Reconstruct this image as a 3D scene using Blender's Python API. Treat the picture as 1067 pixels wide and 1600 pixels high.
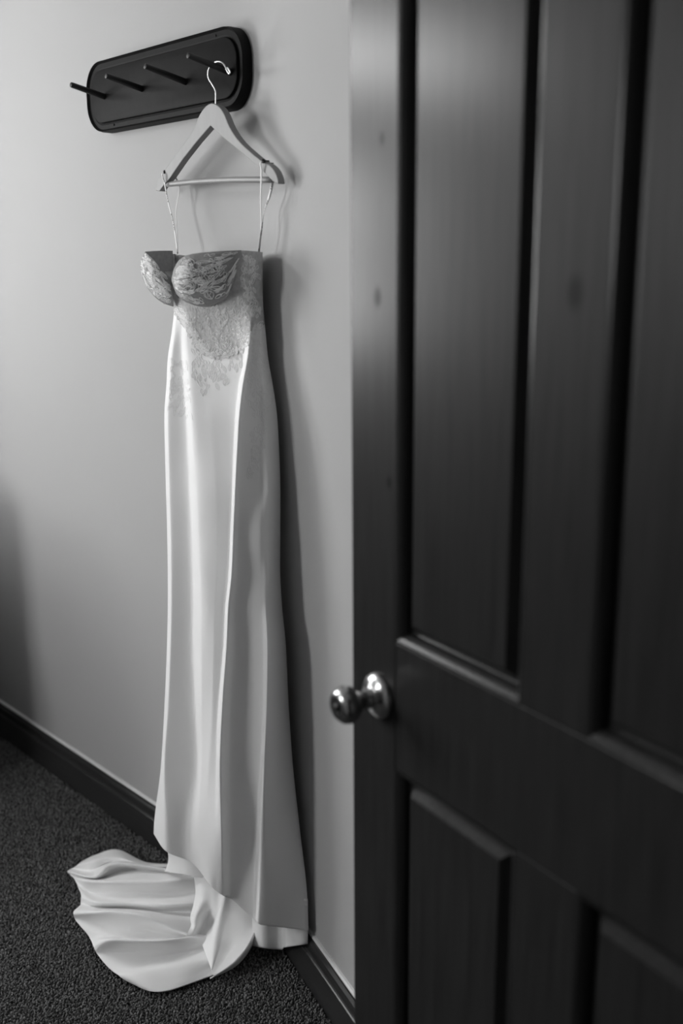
import bpy, bmesh, math, random
import numpy as np
from mathutils import Vector, Matrix

random.seed(7)
rng = np.random.default_rng(7)
sc = bpy.context.scene
for o in list(bpy.data.objects):
    bpy.data.objects.remove(o)
COL = sc.collection
PI = math.pi

# ------------------------------------------------------------------ camera
FPX, PITCH, ROLL, CAMH = 1606.5, math.radians(13.56), math.radians(0.42), 1.5
CR = np.array([math.cos(ROLL), -math.sin(ROLL) * math.sin(PITCH), -math.sin(ROLL) * math.cos(PITCH)])
CU = np.array([math.sin(ROLL), math.cos(ROLL) * math.sin(PITCH), math.cos(ROLL) * math.cos(PITCH)])
CF = np.array([0, math.cos(PITCH), -math.sin(PITCH)])
CP = np.array([0, 0, CAMH])
cam = bpy.data.cameras.new('camera')
cam_o = bpy.data.objects.new('camera', cam)
COL.objects.link(cam_o)
M = Matrix.Identity(4)
for i in range(3):
    M[i][0], M[i][1], M[i][2], M[i][3] = CR[i], CU[i], -CF[i], CP[i]
cam_o.matrix_world = M
cam.sensor_fit = 'VERTICAL'
cam.sensor_height = 36.0
cam.sensor_width = 24.0
cam.lens = FPX / 1600 * 36.0
cam.clip_start = 0.05
cam.dof.use_dof = True
cam.dof.focus_distance = 2.12
cam.dof.aperture_fstop = 1.9
sc.camera = cam_o

# ------------------------------------------------------------------ frame of the rack wall: u along it, n out of it
YL, YR, YD = math.radians(43.03), math.radians(25.4), math.radians(32.8)
def along(a): return np.array([math.sin(a), -math.cos(a), 0.0])
def out(a): return np.array([-math.cos(a), -math.sin(a), 0.0])
UL, NL, UR, NR, UD, ND = along(YL), out(YL), along(YR), out(YR), along(YD), out(YD)
N0 = -1.3168                    # the rack wall's plane
UCORNER = -1.635                # where the wall bends
TANB = math.tan(YL - YR)
Z = np.array([0, 0, 1.0])
def W(u, n, z): return UL * u + NL * (n + N0) + Z * z
KW = W(UCORNER, 0, 0)
HINGE = np.array([0.0143, 1.4, 0]) + UD * 0.81
# doorway wall frame: t along NR (into the room's width), w out to the hall
DW0 = HINGE + UD * 0.03
_s = np.linalg.solve(np.array([UR[:2], -NR[:2]]).T, (DW0 - KW)[:2])
DW0 = KW + UR * _s[0]           # on the right wall
RLEN = _s[0]

def ray(x, y):
    x = np.asarray(x, float)[..., None]; y = np.asarray(y, float)[..., None]
    return CF + CR * (x - 533.5) / FPX - CU * (y - 800) / FPX
def at_n(x, y, n):              # point of the pixel's ray that lies n off the rack wall
    d = ray(x, y)
    k = (np.asarray(n, float) + N0 - CP @ NL) / (d @ NL)
    return CP + d * k[..., None]
def at_z(x, y, z):
    d = ray(x, y)
    k = (np.asarray(z, float) - CAMH) / d[..., 2]
    return CP + d * k[..., None]
def un(p): return p @ UL, p @ NL - N0

# ------------------------------------------------------------------ light
world = bpy.data.worlds.new('world'); sc.world = world
world.use_nodes = True
wb = world.node_tree.nodes['Background']
wb.inputs[0].default_value = (0.9, 0.9, 0.9, 1); wb.inputs[1].default_value = 0.3
def area(name, p, d, sx, sy, power):
    l = bpy.data.lights.new(name, 'AREA'); l.shape = 'RECTANGLE'; l.size = sx; l.size_y = sy; l.energy = power
    o = bpy.data.objects.new(name, l); COL.objects.link(o)
    q = Vector(d).to_track_quat('-Z', 'Y'); o.matrix_world = Matrix.Translation(Vector(p)) @ q.to_matrix().to_4x4()
    return o
ROOM_N, ROOM_U, CEIL = 3.4, -3.60, 2.45
WIN1 = (-3.20, -2.40, 1.35, 2.30)     # u0 u1 z0 z1 on the wall opposite the rack
WIN2 = (0.70, 1.58, 1.12, 1.95)       # n0 n1 z0 z1 on the far wall
area('daylight_window_opposite', W(sum(WIN1[:2]) / 2, ROOM_N + 0.13, sum(WIN1[2:]) / 2), -NL, WIN1[1] - WIN1[0], WIN1[3] - WIN1[2], 36)
area('daylight_window_far', W(ROOM_U - 0.13, sum(WIN2[:2]) / 2, sum(WIN2[2:]) / 2), UL, WIN2[1] - WIN2[0], WIN2[3] - WIN2[2], 26)
WIN3 = (0.90, 2.10, 2.17, 2.41)      # transom light above it
area('daylight_transom', W(ROOM_U - 0.13, sum(WIN3[:2]) / 2, sum(WIN3[2:]) / 2), UL, WIN3[1] - WIN3[0], WIN3[3] - WIN3[2], 16)
sc.view_settings.view_transform = 'Standard'
sc.view_settings.look = 'None'
sc.view_settings.exposure = 0.66
sc.view_settings.gamma = 1.0
sc.view_settings.use_curve_mapping = False
sc.cycles.use_denoising = True
sc.cycles.max_bounces = 8
sc.cycles.diffuse_bounces = 5

# ------------------------------------------------------------------ materials
def mat(name, grey, rough=0.6, metal=0.0, noise=0.0, nscale=40, bump=0.0, bscale=200, coat=0.0, spec=0.5, stretch=None, sheen=0.0):
    m = bpy.data.materials.new(name); m.use_nodes = True
    nt = m.node_tree; b = nt.nodes['Principled BSDF']
    b.inputs['Roughness'].default_value = rough; b.inputs['Metallic'].default_value = metal
    b.inputs['Specular IOR Level'].default_value = spec
    b.inputs['Coat Weight'].default_value = coat; b.inputs['Coat Roughness'].default_value = 0.23
    b.inputs['Sheen Weight'].default_value = sheen
    tc = nt.nodes.new('ShaderNodeTexCoord'); mp = nt.nodes.new('ShaderNodeMapping')
    nt.links.new(tc.outputs['Object'], mp.inputs['Vector'])
    if stretch: mp.inputs['Scale'].default_value = stretch
    if noise > 0:
        n = nt.nodes.new('ShaderNodeTexNoise'); n.inputs['Scale'].default_value = nscale; n.inputs['Detail'].default_value = 6
        nt.links.new(mp.outputs['Vector'], n.inputs['Vector'])
        r = nt.nodes.new('ShaderNodeMapRange')
        r.inputs['From Min'].default_value = 0.25; r.inputs['From Max'].default_value = 0.75
        r.inputs['To Min'].default_value = grey * (1 - noise); r.inputs['To Max'].default_value = grey * (1 + noise)
        nt.links.new(n.outputs['Fac'], r.inputs['Value']); nt.links.new(r.outputs['Result'], b.inputs['Base Color'])
    else:
        b.inputs['Base Color'].default_value = (grey, grey, grey, 1)
    if bump > 0:
        n2 = nt.nodes.new('ShaderNodeTexNoise'); n2.inputs['Scale'].default_value = bscale; n2.inputs['Detail'].default_value = 4
        nt.links.new(mp.outputs['Vector'], n2.inputs['Vector'])
        bp = nt.nodes.new('ShaderNodeBump'); bp.inputs['Strength'].default_value = bump; bp.inputs['Distance'].default_value = 0.002
        nt.links.new(n2.outputs['Fac'], bp.inputs['Height']); nt.links.new(bp.outputs['Normal'], b.inputs['Normal'])
    return m

def wood_door(name, grey, knots=(), rough=0.40):
    m = mat(name, grey, rough, noise=0.32, nscale=9, stretch=(14, 14, 0.7), coat=0.34, bump=0.05, bscale=30, spec=0.10)
    nt = m.node_tree; b = nt.nodes['Principled BSDF']
    src = b.inputs['Base Color'].links[0].from_socket; gloss = None
    tc = [n for n in nt.nodes if n.type == 'TEX_COORD'][0]
    for (kx, kz, kr) in knots:
        sub = nt.nodes.new('ShaderNodeVectorMath'); sub.operation = 'SUBTRACT'
        nt.links.new(tc.outputs['Object'], sub.inputs[0]); sub.inputs[1].default_value = (kx, 0, kz)
        scl = nt.nodes.new('ShaderNodeVectorMath'); scl.operation = 'MULTIPLY'
        nt.links.new(sub.outputs[0], scl.inputs[0]); scl.inputs[1].default_value = (1 / kr, 0, 0.6 / kr)
        ln = nt.nodes.new('ShaderNodeVectorMath'); ln.operation = 'LENGTH'; nt.links.new(scl.outputs[0], ln.inputs[0])
        mr = nt.nodes.new('ShaderNodeMapRange'); mr.interpolation_type = 'SMOOTHSTEP'
        mr.inputs['From Min'].default_value = 0.35; mr.inputs['From Max'].default_value = 1.3
        mr.inputs['To Min'].default_value = 0.25; mr.inputs['To Max'].default_value = 1.0
        nt.links.new(ln.outputs['Value'], mr.inputs['Value'])
        mu = nt.nodes.new('ShaderNodeMath'); mu.operation = 'MULTIPLY'
        nt.links.new(src, mu.inputs[0]); nt.links.new(mr.outputs['Result'], mu.inputs[1]); src = mu.outputs[0]
        gm = nt.nodes.new('ShaderNodeMath'); gm.operation = 'MULTIPLY'      # varnish sinks in over a knot
        nt.links.new(mr.outputs['Result'], gm.inputs[1])
        if gloss is None: gm.inputs[0].default_value = b.inputs['Coat Weight'].default_value
        else: nt.links.new(gloss, gm.inputs[0])
        gloss = gm.outputs[0]
    nt.links.new(src, b.inputs['Base Color'])
    if gloss is not None: nt.links.new(gloss, b.inputs['Coat Weight'])
    return m

MAT = {
    'wall': mat('painted_plaster', 0.46, 0.75, noise=0.015, nscale=3, bump=0.12, bscale=170, spec=0.3),
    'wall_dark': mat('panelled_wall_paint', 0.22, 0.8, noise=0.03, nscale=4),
    'ceiling': mat('ceiling_paint', 0.45, 0.9, noise=0.02, nscale=5),
    'floor': mat('carpet_backing', 0.05, 0.95, noise=0.4, nscale=300, spec=0.1),
    'base': mat('baseboard_dark_wood', 0.035, 0.3, noise=0.25, nscale=8, stretch=(1, 1, 20), coat=0.5),
    'caulk': mat('pale_caulk', 0.75, 0.45, noise=0.05, nscale=60),
    'rack': mat('rack_dark_wood', 0.011, 0.55, noise=0.18, nscale=60, bump=0.06, bscale=400, spec=0.07),
    'peg': mat('peg_black_wood', 0.006, 0.5, noise=0.2, nscale=80),
    'hanger': mat('hanger_pale_wood', 0.27, 0.5, noise=0.07, nscale=12, stretch=(6, 6, 1.5), bump=0.04, bscale=150),
    'bar': mat('hanger_bar_wood', 0.30, 0.45, noise=0.12, nscale=30),
    'chrome': mat('polished_wire', 0.9, 0.38, metal=1.0, noise=0.03, nscale=50),
    'pin': mat('black_pin', 0.01, 0.4, noise=0.1, nscale=80),
    'knob': mat('knob_metal', 0.55, 0.2, metal=1.0, noise=0.05, nscale=20),
    'keyhole': mat('keyhole_dark', 0.01, 0.5, noise=0.1, nscale=50),
    'satin': mat('white_crepe', 0.93, 0.62, noise=0.012, nscale=8, bump=0.05, bscale=900, spec=0.3, sheen=0.15),
    'mesh': mat('bodice_tulle', 0.58, 0.8, noise=0.2, nscale=110, bump=1.0, bscale=240, spec=0.2),
    'cup': mat('cup_tulle', 0.34, 0.8, noise=0.15, nscale=120, bump=0.4, bscale=300, spec=0.2),
    'lining': mat('bodice_lining', 0.5, 0.8, noise=0.05, nscale=40),
    'lace': mat('lace_cord', 0.93, 0.7, noise=0.06, nscale=200, spec=0.25),
    'frame': mat('window_frame_paint', 0.75, 0.5, noise=0.03, nscale=10),
    'jamb': mat('door_casing_wood', 0.06, 0.4, noise=0.25, nscale=8, stretch=(10, 10, 1)),
    'throw': mat('chair_cloth', 0.25, 0.9, noise=0.1, nscale=30),
}
MAT['door'] = wood_door('stained_pine', 0.024)
MAT['stile'] = wood_door('stained_pine_knotty', 0.024, knots=((0.063, 1.458, 0.009), (0.072, 1.65, 0.006), (0.09, 1.22, 0.006)))
MAT['mullion'] = wood_door('stained_pine_whorl', 0.024, knots=((0.41, 1.47, 0.012), (0.37, 0.83, 0.02)))

# printed ribbon: dark broken marks along a white ribbon (too small to read)
def ribbon_mat():
    m = mat('printed_ribbon', 0.78, 0.45)
    nt = m.node_tree; b = nt.nodes['Principled BSDF']
    uv = nt.nodes.new('ShaderNodeTexCoord'); sp = nt.nodes.new('ShaderNodeSeparateXYZ'); nt.links.new(uv.outputs['UV'], sp.inputs[0])
    wv = nt.nodes.new('ShaderNodeTexNoise'); wv.noise_dimensions = '1D'; wv.inputs['Scale'].default_value = 90; wv.inputs['Detail'].default_value = 1
    nt.links.new(sp.outputs['Y'], wv.inputs['W'])
    g1 = nt.nodes.new('ShaderNodeMath'); g1.operation = 'GREATER_THAN'; g1.inputs[1].default_value = 0.46; nt.links.new(wv.outputs['Fac'], g1.inputs[0])
    # words: on for part of each repeat
    fr = nt.nodes.new('ShaderNodeMath'); fr.operation = 'FRACT'
    ml = nt.nodes.new('ShaderNodeMath'); ml.operation = 'MULTIPLY'; ml.inputs[1].default_value = 4.2
    nt.links.new(sp.outputs['Y'], ml.inputs[0]); nt.links.new(ml.outputs[0], fr.inputs[0])
    g2 = nt.nodes.new('ShaderNodeMath'); g2.operation = 'LESS_THAN'; g2.inputs[1].default_value = 0.55; nt.links.new(fr.outputs[0], g2.inputs[0])
    ab = nt.nodes.new('ShaderNodeMath'); ab.operation = 'SUBTRACT'; ab.inputs[1].default_value = 0.5; nt.links.new(sp.outputs['X'], ab.inputs[0])
    aa = nt.nodes.new('ShaderNodeMath'); aa.operation = 'ABSOLUTE'; nt.links.new(ab.outputs[0], aa.inputs[0])
    g3 = nt.nodes.new('ShaderNodeMath'); g3.operation = 'LESS_THAN'; g3.inputs[1].default_value = 0.32; nt.links.new(aa.outputs[0], g3.inputs[0])
    p1 = nt.nodes.new('ShaderNodeMath'); p1.operation = 'MULTIPLY'; nt.links.new(g1.outputs[0], p1.inputs[0]); nt.links.new(g2.outputs[0], p1.inputs[1])
    p2 = nt.nodes.new('ShaderNodeMath'); p2.operation = 'MULTIPLY'; nt.links.new(p1.outputs[0], p2.inputs[0]); nt.links.new(g3.outputs[0], p2.inputs[1])
    mx = nt.nodes.new('ShaderNodeMapRange'); mx.inputs['To Min'].default_value = 0.78; mx.inputs['To Max'].default_value = 0.06
    nt.links.new(p2.outputs[0], mx.inputs['Value']); nt.links.new(mx.outputs['Result'], b.inputs['Base Color'])
    return m
MAT['ribbon_print'] = ribbon_mat()
MAT['ribbon'] = mat('plain_ribbon', 0.8, 0.45, noise=0.02, nscale=100)

# ------------------------------------------------------------------ object helpers
def link(o, parent=None):
    COL.objects.link(o)
    if parent is not None: o.parent = parent
    return o
def mesh(name, v, f, m, parent=None, smooth=True, origin=None):
    v = np.asarray(v, float)
    me = bpy.data.meshes.new(name)
    pw = np.zeros(3); q = parent
    while q is not None: pw = pw + np.array(q.location); q = q.parent
    v = v - pw
    me.from_pydata([tuple(p) for p in v], [], [tuple(int(i) for i in q) for q in f])
    me.materials.append(m if not isinstance(m, str) else MAT[m])
    if smooth:
        me.polygons.foreach_set('use_smooth', [True] * len(me.polygons))
    me.update()
    return link(bpy.data.objects.new(name, me), parent)
def from_bm(name, bm, m, parent=None, smooth=False):
    me = bpy.data.meshes.new(name); bm.to_mesh(me); bm.free()
    me.materials.append(MAT[m] if isinstance(m, str) else m)
    if smooth: me.polygons.foreach_set('use_smooth', [True] * len(me.polygons))
    return link(bpy.data.objects.new(name, me), parent)
def empty(name, loc, rot=None):
    o = bpy.data.objects.new(name, None); o.location = tuple(loc); o.empty_display_size = 0.05
    return link(o)
def tag(o, label=None, cat=None, group=None, kind=None):
    if label: o['label'] = label
    if cat: o['category'] = cat
    if group: o['group'] = group
    if kind: o['kind'] = kind
    return o
def recalc(o):
    bm = bmesh.new(); bm.from_mesh(o.data); bmesh.ops.recalc_face_normals(bm, faces=bm.faces); bm.to_mesh(o.data); bm.free(); return o
def box_pts(o, a, b, c, A, B, C):     # box from origin o along axes a,b,c with lengths
    o = np.asarray(o, float)
    v = [o + a * (A * i) + b * (B * j) + c * (C * k) for k in (0, 1) for j in (0, 1) for i in (0, 1)]
    f = [(0, 2, 3, 1), (4, 5, 7, 6), (0, 1, 5, 4), (2, 6, 7, 3), (0, 4, 6, 2), (1, 3, 7, 5)]
    return v, f
def join(parts):
    V, F, k = [], [], 0
    for v, f in parts:
        V += [np.asarray(p, float) for p in v]; F += [tuple(i + k for i in q) for q in f]; k += len(v)
    return V, F
def boxes(name, lst, m, parent=None, bevel=0.0):
    v, f = join([box_pts(*b) for b in lst])
    o = recalc(mesh(name, v, f, m, parent, smooth=False))
    if bevel:
        md = o.modifiers.new('bevel', 'BEVEL'); md.width = bevel; md.segments = 2; md.limit_method = 'ANGLE'
    return o
def tube(path, r, seg=8, closed=False, caps=True, cap_round=False):
    P = np.asarray(path, float); n = len(P)
    r = np.full(n, r) if np.isscalar(r) else np.asarray(r, float)
    T = np.gradient(P, axis=0)
    if closed: T = np.roll(P, -1, 0) - np.roll(P, 1, 0)
    T /= np.linalg.norm(T, axis=1)[:, None] + 1e-12
    ref = np.array([0, 0, 1.0]) if abs(T[0][2]) < 0.9 else np.array([1.0, 0, 0])
    x = np.cross(ref, T[0]); x /= np.linalg.norm(x)
    V, F = [], []
    for i in range(n):
        x = x - T[i] * (x @ T[i]); x /= np.linalg.norm(x) + 1e-12
        y = np.cross(T[i], x)
        for k in range(seg):
            a = 2 * PI * k / seg
            V.append(P[i] + r[i] * (x * math.cos(a) + y * math.sin(a)))
    m = n if closed else n - 1
    for i in range(m):
        j = (i + 1) % n
        for k in range(seg):
            l = (k + 1) % seg
            F.append((i * seg + k, i * seg + l, j * seg + l, j * seg + k))
    if caps and not closed:
        F.append(tuple(range(seg - 1, -1, -1))); F.append(tuple((n - 1) * seg + k for k in range(seg)))
    return V, F
def lathe(base, axis, prof, seg=32):   # prof: (distance along axis, radius)
    axis = axis / np.linalg.norm(axis)
    ref = Z if abs(axis[2]) < 0.9 else np.array([1.0, 0, 0])
    x = np.cross(ref, axis); x /= np.linalg.norm(x); y = np.cross(axis, x)
    V, F = [], []
    for d, r in prof:
        for k in range(seg):
            a = 2 * PI * k / seg
            V.append(base + axis * d + max(r, 1e-5) * (x * math.cos(a) + y * math.sin(a)))
    for i in range(len(prof) - 1):
        for k in range(seg):
            l = (k + 1) % seg
            F.append((i * seg + k, i * seg + l, (i + 1) * seg + l, (i + 1) * seg + k))
    return V, F
def smooth_path(pts, n):
    P = np.asarray(pts, float); k = len(P)
    t = np.linspace(0, k - 1, n); i = np.clip(t.astype(int), 0, k - 2); s = (t - i)[:, None]
    p0 = P[np.maximum(i - 1, 0)]; p1 = P[i]; p2 = P[i + 1]; p3 = P[np.minimum(i + 2, k - 1)]
    return 0.5 * (2 * p1 + (p2 - p0) * s + (2 * p0 - 5 * p1 + 4 * p2 - p3) * s ** 2 + (3 * p1 - p0 - 3 * p2 + p3) * s ** 3)
def grid_faces(rows, cols, off=0, wrap=False):
    F = []
    for i in range(rows - 1):
        for j in range(cols if wrap else cols - 1):
            k = (j + 1) % cols
            F.append((off + i * cols + j, off + i * cols + k, off + (i + 1) * cols + k, off + (i + 1) * cols + j))
    return F

# ------------------------------------------------------------------ the room
TH = 0.12
def struct(o): o['kind'] = 'structure'; return o
# floor and ceiling: one slab each under room and hall
corners = [W(ROOM_U - TH, -TH, 0), KW - NL * TH, DW0 - NR * TH + UR * 1.45, DW0 + NR * 2.3 + UR * 1.45, W(1.3, ROOM_N + TH, 0), W(ROOM_U - TH, ROOM_N + TH, 0)]
def slab(name, z0, z1, m):
    n = len(corners); v = [c + Z * z0 for c in corners] + [c + Z * z1 for c in corners]
    f = [tuple(range(n - 1, -1, -1)), tuple(range(n, 2 * n))] + [(i, (i + 1) % n, n + (i + 1) % n, n + i) for i in range(n)]
    return struct(recalc(mesh(name, v, f, m, smooth=False)))
slab('floor', -0.1, 0.0, 'floor')
slab('ceiling', CEIL, CEIL + 0.1, 'ceiling')
struct(boxes('wall_left', [(W(ROOM_U - TH, -TH, 0), UL, NL, Z, UCORNER - ROOM_U + TH, TH, CEIL)], 'wall'))
def wall_bent():                # the bend is eased by a shallow curve of plaster
    TL = 0.10; A = YL - YR; R = TL / math.tan(A / 2); c = KW - UL * TL + NL * R
    front = [c - (NL * math.cos(a) + NR_perp(a)) * R for a in np.linspace(0, A, 13)] + [DW0 + UR * 1.45]
    back = [KW - UL * TL - NL * TH, KW - (NL + NR) / 2 * TH, DW0 + UR * 1.45 - NR * TH][::-1]
    P = front + back; n = len(P)
    v = [p + Z * z for z in (0, CEIL) for p in P]
    f = [(i, (i + 1) % n, n + (i + 1) % n, n + i) for i in range(n)] + [tuple(range(n - 1, -1, -1)), tuple(range(n, 2 * n))]
    o = struct(recalc(mesh('wall_right', v, f, 'wall', smooth=True)))
    md = o.modifiers.new('split', 'EDGE_SPLIT'); md.split_angle = math.radians(20)
def NR_perp(a): return -UL * math.sin(a)
wall_bent()
def wall_with_hole(name, o, a, b, L, h0, h1, z0, z1, m='wall'):
    # wall from o along a, thickness TH along b, with a hole h0..h1 x z0..z1
    return struct(boxes(name, [(o, a, b, Z, h0, TH, CEIL), (o + a * h1, a, b, Z, L - h1, TH, CEIL),
                        (o + a * h0 + Z * z1, a, b, Z, h1 - h0, TH, CEIL - z1)] + ([(o + a * h0, a, b, Z, h1 - h0, TH, z0)] if z0 > 0 else []), m))
struct(boxes('wall_far', [(W(ROOM_U, a, c), NL, -UL, Z, b - a, TH, d - c) for a, b, c, d in (
    (0, WIN2[0], 0, WIN3[2]), (WIN2[1], ROOM_N, 0, WIN3[2]), (WIN2[0], WIN2[1], 0, WIN2[2]), (WIN2[0], WIN2[1], WIN2[3], WIN3[2]),
    (0, WIN3[0], WIN3[2], CEIL), (WIN3[1], ROOM_N, WIN3[2], CEIL), (WIN3[0], WIN3[1], WIN3[3], CEIL))], 'wall_dark'))
wall_with_hole('wall_opposite', W(ROOM_U - TH, ROOM_N, 0), UL, NL, 1.2 - ROOM_U + TH, WIN1[0] - ROOM_U + TH, WIN1[1] - ROOM_U + TH, WIN1[2], WIN1[3], 'wall_dark')
_k = np.linalg.solve(np.array([NR[:2], -UL[:2]]).T, (W(0, ROOM_N, 0) - DW0)[:2])
DLEN = _k[0]
wall_with_hole('wall_doorway', DW0, NR, UR, DLEN, 0.05, 0.90, 0, 2.06, 'wall_dark')
struct(boxes('wall_hall_back', [(DW0 + UR * 1.33 - NR * TH, NR, UR, Z, 2.3 + TH, TH, CEIL)], 'wall_dark'))
struct(boxes('wall_hall_end', [(DW0 + UR * TH + NR * 2.2, NR, UR, Z, TH, 1.21, CEIL)], 'wall_dark'))
# windows: frame, sash bars, panes of glass left clear for daylight
def window(name, c, a, b, w, h, bars=True):
    p = empty(name, c); struct(p)
    f = 0.05 if bars else 0.02
    boxes('window_frame', [(c - a * w / 2 - b * 0.04, a, b, Z, f, 0.08, h), (c + a * (w / 2 - f) - b * 0.04, a, b, Z, f, 0.08, h),
                           (c - a * w / 2 - b * 0.04, a, b, Z, w, 0.08, f), (c - a * w / 2 - b * 0.04 + Z * (h - f), a, b, Z, w, 0.08, f)], 'frame', p)
    if not bars: return
    boxes('sash_bar', [(c - a * 0.02 - b * 0.02, a, b, Z, 0.04, 0.04, h)], 'frame', p)
    boxes('sash_bar', [(c - a * w / 2 - b * 0.02 + Z * (h / 2 - 0.02), a, b, Z, w, 0.04, 0.04)], 'frame', p)
    boxes('window_sill', [(c - a * (w / 2 + 0.05) - b * 0.16 - Z * 0.03, a, b, Z, w + 0.1, 0.2, 0.03)], 'frame', p)
window('window_1', W(sum(WIN1[:2]) / 2, ROOM_N + 0.06, WIN1[2]), UL, NL, WIN1[1] - WIN1[0], WIN1[3] - WIN1[2])
window('window_2', W(ROOM_U - 0.06, sum(WIN2[:2]) / 2, WIN2[2]), NL, -UL, WIN2[1] - WIN2[0], WIN2[3] - WIN2[2])
window('window_3', W(ROOM_U - 0.06, sum(WIN3[:2]) / 2, WIN3[2]), NL, -UL, WIN3[1] - WIN3[0], WIN3[3] - WIN3[2], False)
# baseboards: moulded profile (out from the wall, height)
BPROF = [(0, 0), (0.018, 0), (0.018, 0.0765), (0.0172, 0.079), (0.0150, 0.0812), (0.0130, 0.084), (0.0125, 0.096), (0.0145, 0.100), (0.0135, 0.106), (0.0085, 0.112), (0.007, 0.118), (0, 0.118)]
def sweep(name, p0, p1, n0, n1, m='base'):
    k = len(BPROF)
    v = [p0 + n0 * a + Z * b for a, b in BPROF] + [p1 + n1 * a + Z * b for a, b in BPROF]
    f = [(i, (i + 1) % k, k + (i + 1) % k, k + i) for i in range(k)] + [tuple(range(k - 1, -1, -1)), tuple(range(k, 2 * k))]
    return struct(recalc(mesh(name, v, f, m, smooth=False)))
mid = (NL + NR) / (1 + NL @ NR)
def caulk(parent, p0, p1, n0, n1):
    pr = [(0, .117), (.0075, .117), (.0068, .1195), (.004, .1215), (0, .122)]; k = len(pr)
    v = [p0 + n0 * a + Z * b for a, b in pr] + [p1 + n1 * a + Z * b for a, b in pr]
    recalc(mesh('caulk_bead', v, [(i, i + 1, k + i + 1, k + i) for i in range(k - 1)], 'caulk', parent, smooth=False))
_b = sweep('baseboard_left', W(ROOM_U, 0, 0), KW, NL, mid); caulk(_b, W(ROOM_U, 0, 0), KW, NL, mid)
_b = sweep('baseboard_right', KW, DW0, mid, NR); caulk(_b, KW, DW0, mid, NR)
sweep('baseboard_far', W(ROOM_U, ROOM_N, 0), W(ROOM_U, 0.02, 0), UL, UL)
# door lining in the doorway
struct(boxes('trim_1', [(DW0 + NR * 0.05, NR, UR, Z, 0.02, TH, 2.06)], 'jamb'))
struct(boxes('trim_2', [(DW0 + NR * 0.88, NR, UR, Z, 0.02, TH, 2.06)], 'jamb'))
struct(boxes('trim_3', [(DW0 + NR * 0.07 + Z * 2.04, NR, UR, Z, 0.81, TH, 0.02)], 'jamb'))

# carpet pile: short loops standing on the floor where the picture shows it
def carpet():
    bm = bmesh.new()
    bmesh.ops.create_icosphere(bm, subdivisions=1, radius=1.0)
    tuft = bpy.data.meshes.new('carpet_loop'); bm.to_mesh(tuft); bm.free()
    tuft.polygons.foreach_set('use_smooth', [True] * len(tuft.polygons))
    poly = [at_z(x, y, 0) for x, y in ((-60, 1090), (250, 1290), (600, 1640), (600, 1690), (-60, 1690))]
    sp = 0.0060
    P = np.array([[p @ UL, p @ NL - N0] for p in poly])
    u = np.arange(P[:, 0].min(), P[:, 0].max(), sp); n = np.arange(0.02, P[:, 1].max(), sp)
    U, Nn = np.meshgrid(u, n); U = U.ravel(); Nn = Nn.ravel()
    U = U + rng.uniform(-.4, .4, U.size) * sp; Nn = Nn + rng.uniform(-.4, .4, U.size) * sp
    q = UL[None] * U[:, None] + NL[None] * (Nn + N0)[:, None]
    d = q - CP; wv = d @ CF; px = 533.5 + FPX * (d @ CR) / wv; py = 800 - FPX * (d @ CU) / wv
    right = (q - KW) @ NR
    ok = (px > -40) & (px < 585) & (py < 1660) & (py > 1080) & (right > 0.02) & (Nn > 0.02)
    q = q[ok]
    me = bpy.data.meshes.new('carpet_pile'); me.from_pydata([tuple(p + Z * 0.001) for p in q], [], [])
    o = link(bpy.data.objects.new('carpet_pile', me))
    tag(o, 'dark grey looped carpet pile covering the floor', 'carpet', kind='stuff')
    m = mat('carpet_loop_yarn', 0.075, 0.95, spec=0.1)
    nt = m.node_tree; b = nt.nodes['Principled BSDF']
    g = nt.nodes.new('ShaderNodeNewGeometry'); t = nt.nodes.new('ShaderNodeTexNoise'); t.inputs['Scale'].default_value = 170; t.inputs['Detail'].default_value = 2
    nt.links.new(g.outputs['Position'], t.inputs['Vector'])
    r = nt.nodes.new('ShaderNodeMapRange'); r.inputs['From Min'].default_value = .3; r.inputs['From Max'].default_value = .7
    r.inputs['To Min'].default_value = .02; r.inputs['To Max'].default_value = .24
    nt.links.new(t.outputs['Fac'], r.inputs['Value']); nt.links.new(r.outputs['Result'], b.inputs['Base Color'])
    tuft.materials.append(m)
    to = bpy.data.objects.new('carpet_loop', tuft)      # source mesh, kept out of the scene
    ng = bpy.data.node_groups.new('carpet_loops', 'GeometryNodeTree')
    ng.interface.new_socket('Geometry', in_out='INPUT', socket_type='NodeSocketGeometry')
    ng.interface.new_socket('Geometry', in_out='OUTPUT', socket_type='NodeSocketGeometry')
    N = ng.nodes; L = ng.links
    gi, go = N.new('NodeGroupInput'), N.new('NodeGroupOutput')
    oi = N.new('GeometryNodeObjectInfo'); oi.inputs['Object'].default_value = to
    ip = N.new('GeometryNodeInstanceOnPoints')
    rr = N.new('FunctionNodeRandomValue'); rr.data_type = 'FLOAT_VECTOR'
    rr.inputs[0].default_value = (-.6, -.6, 0); rr.inputs[1].default_value = (.6, .6, 6.28)
    rs = N.new('FunctionNodeRandomValue'); rs.data_type = 'FLOAT_VECTOR'
    rs.inputs[0].default_value = (.0026, .0020, .0030); rs.inputs[1].default_value = (.0044, .0032, .0078); rs.inputs['Seed'].default_value = 3
    L.new(gi.outputs[0], ip.inputs['Points']); L.new(oi.outputs['Geometry'], ip.inputs['Instance'])
    L.new(rr.outputs[0], ip.inputs['Rotation']); L.new(rs.outputs[0], ip.inputs['Scale'])
    L.new(ip.outputs[0], go.inputs[0])
    md = o.modifiers.new('loops', 'NODES'); md.node_group = ng
carpet()

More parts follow.
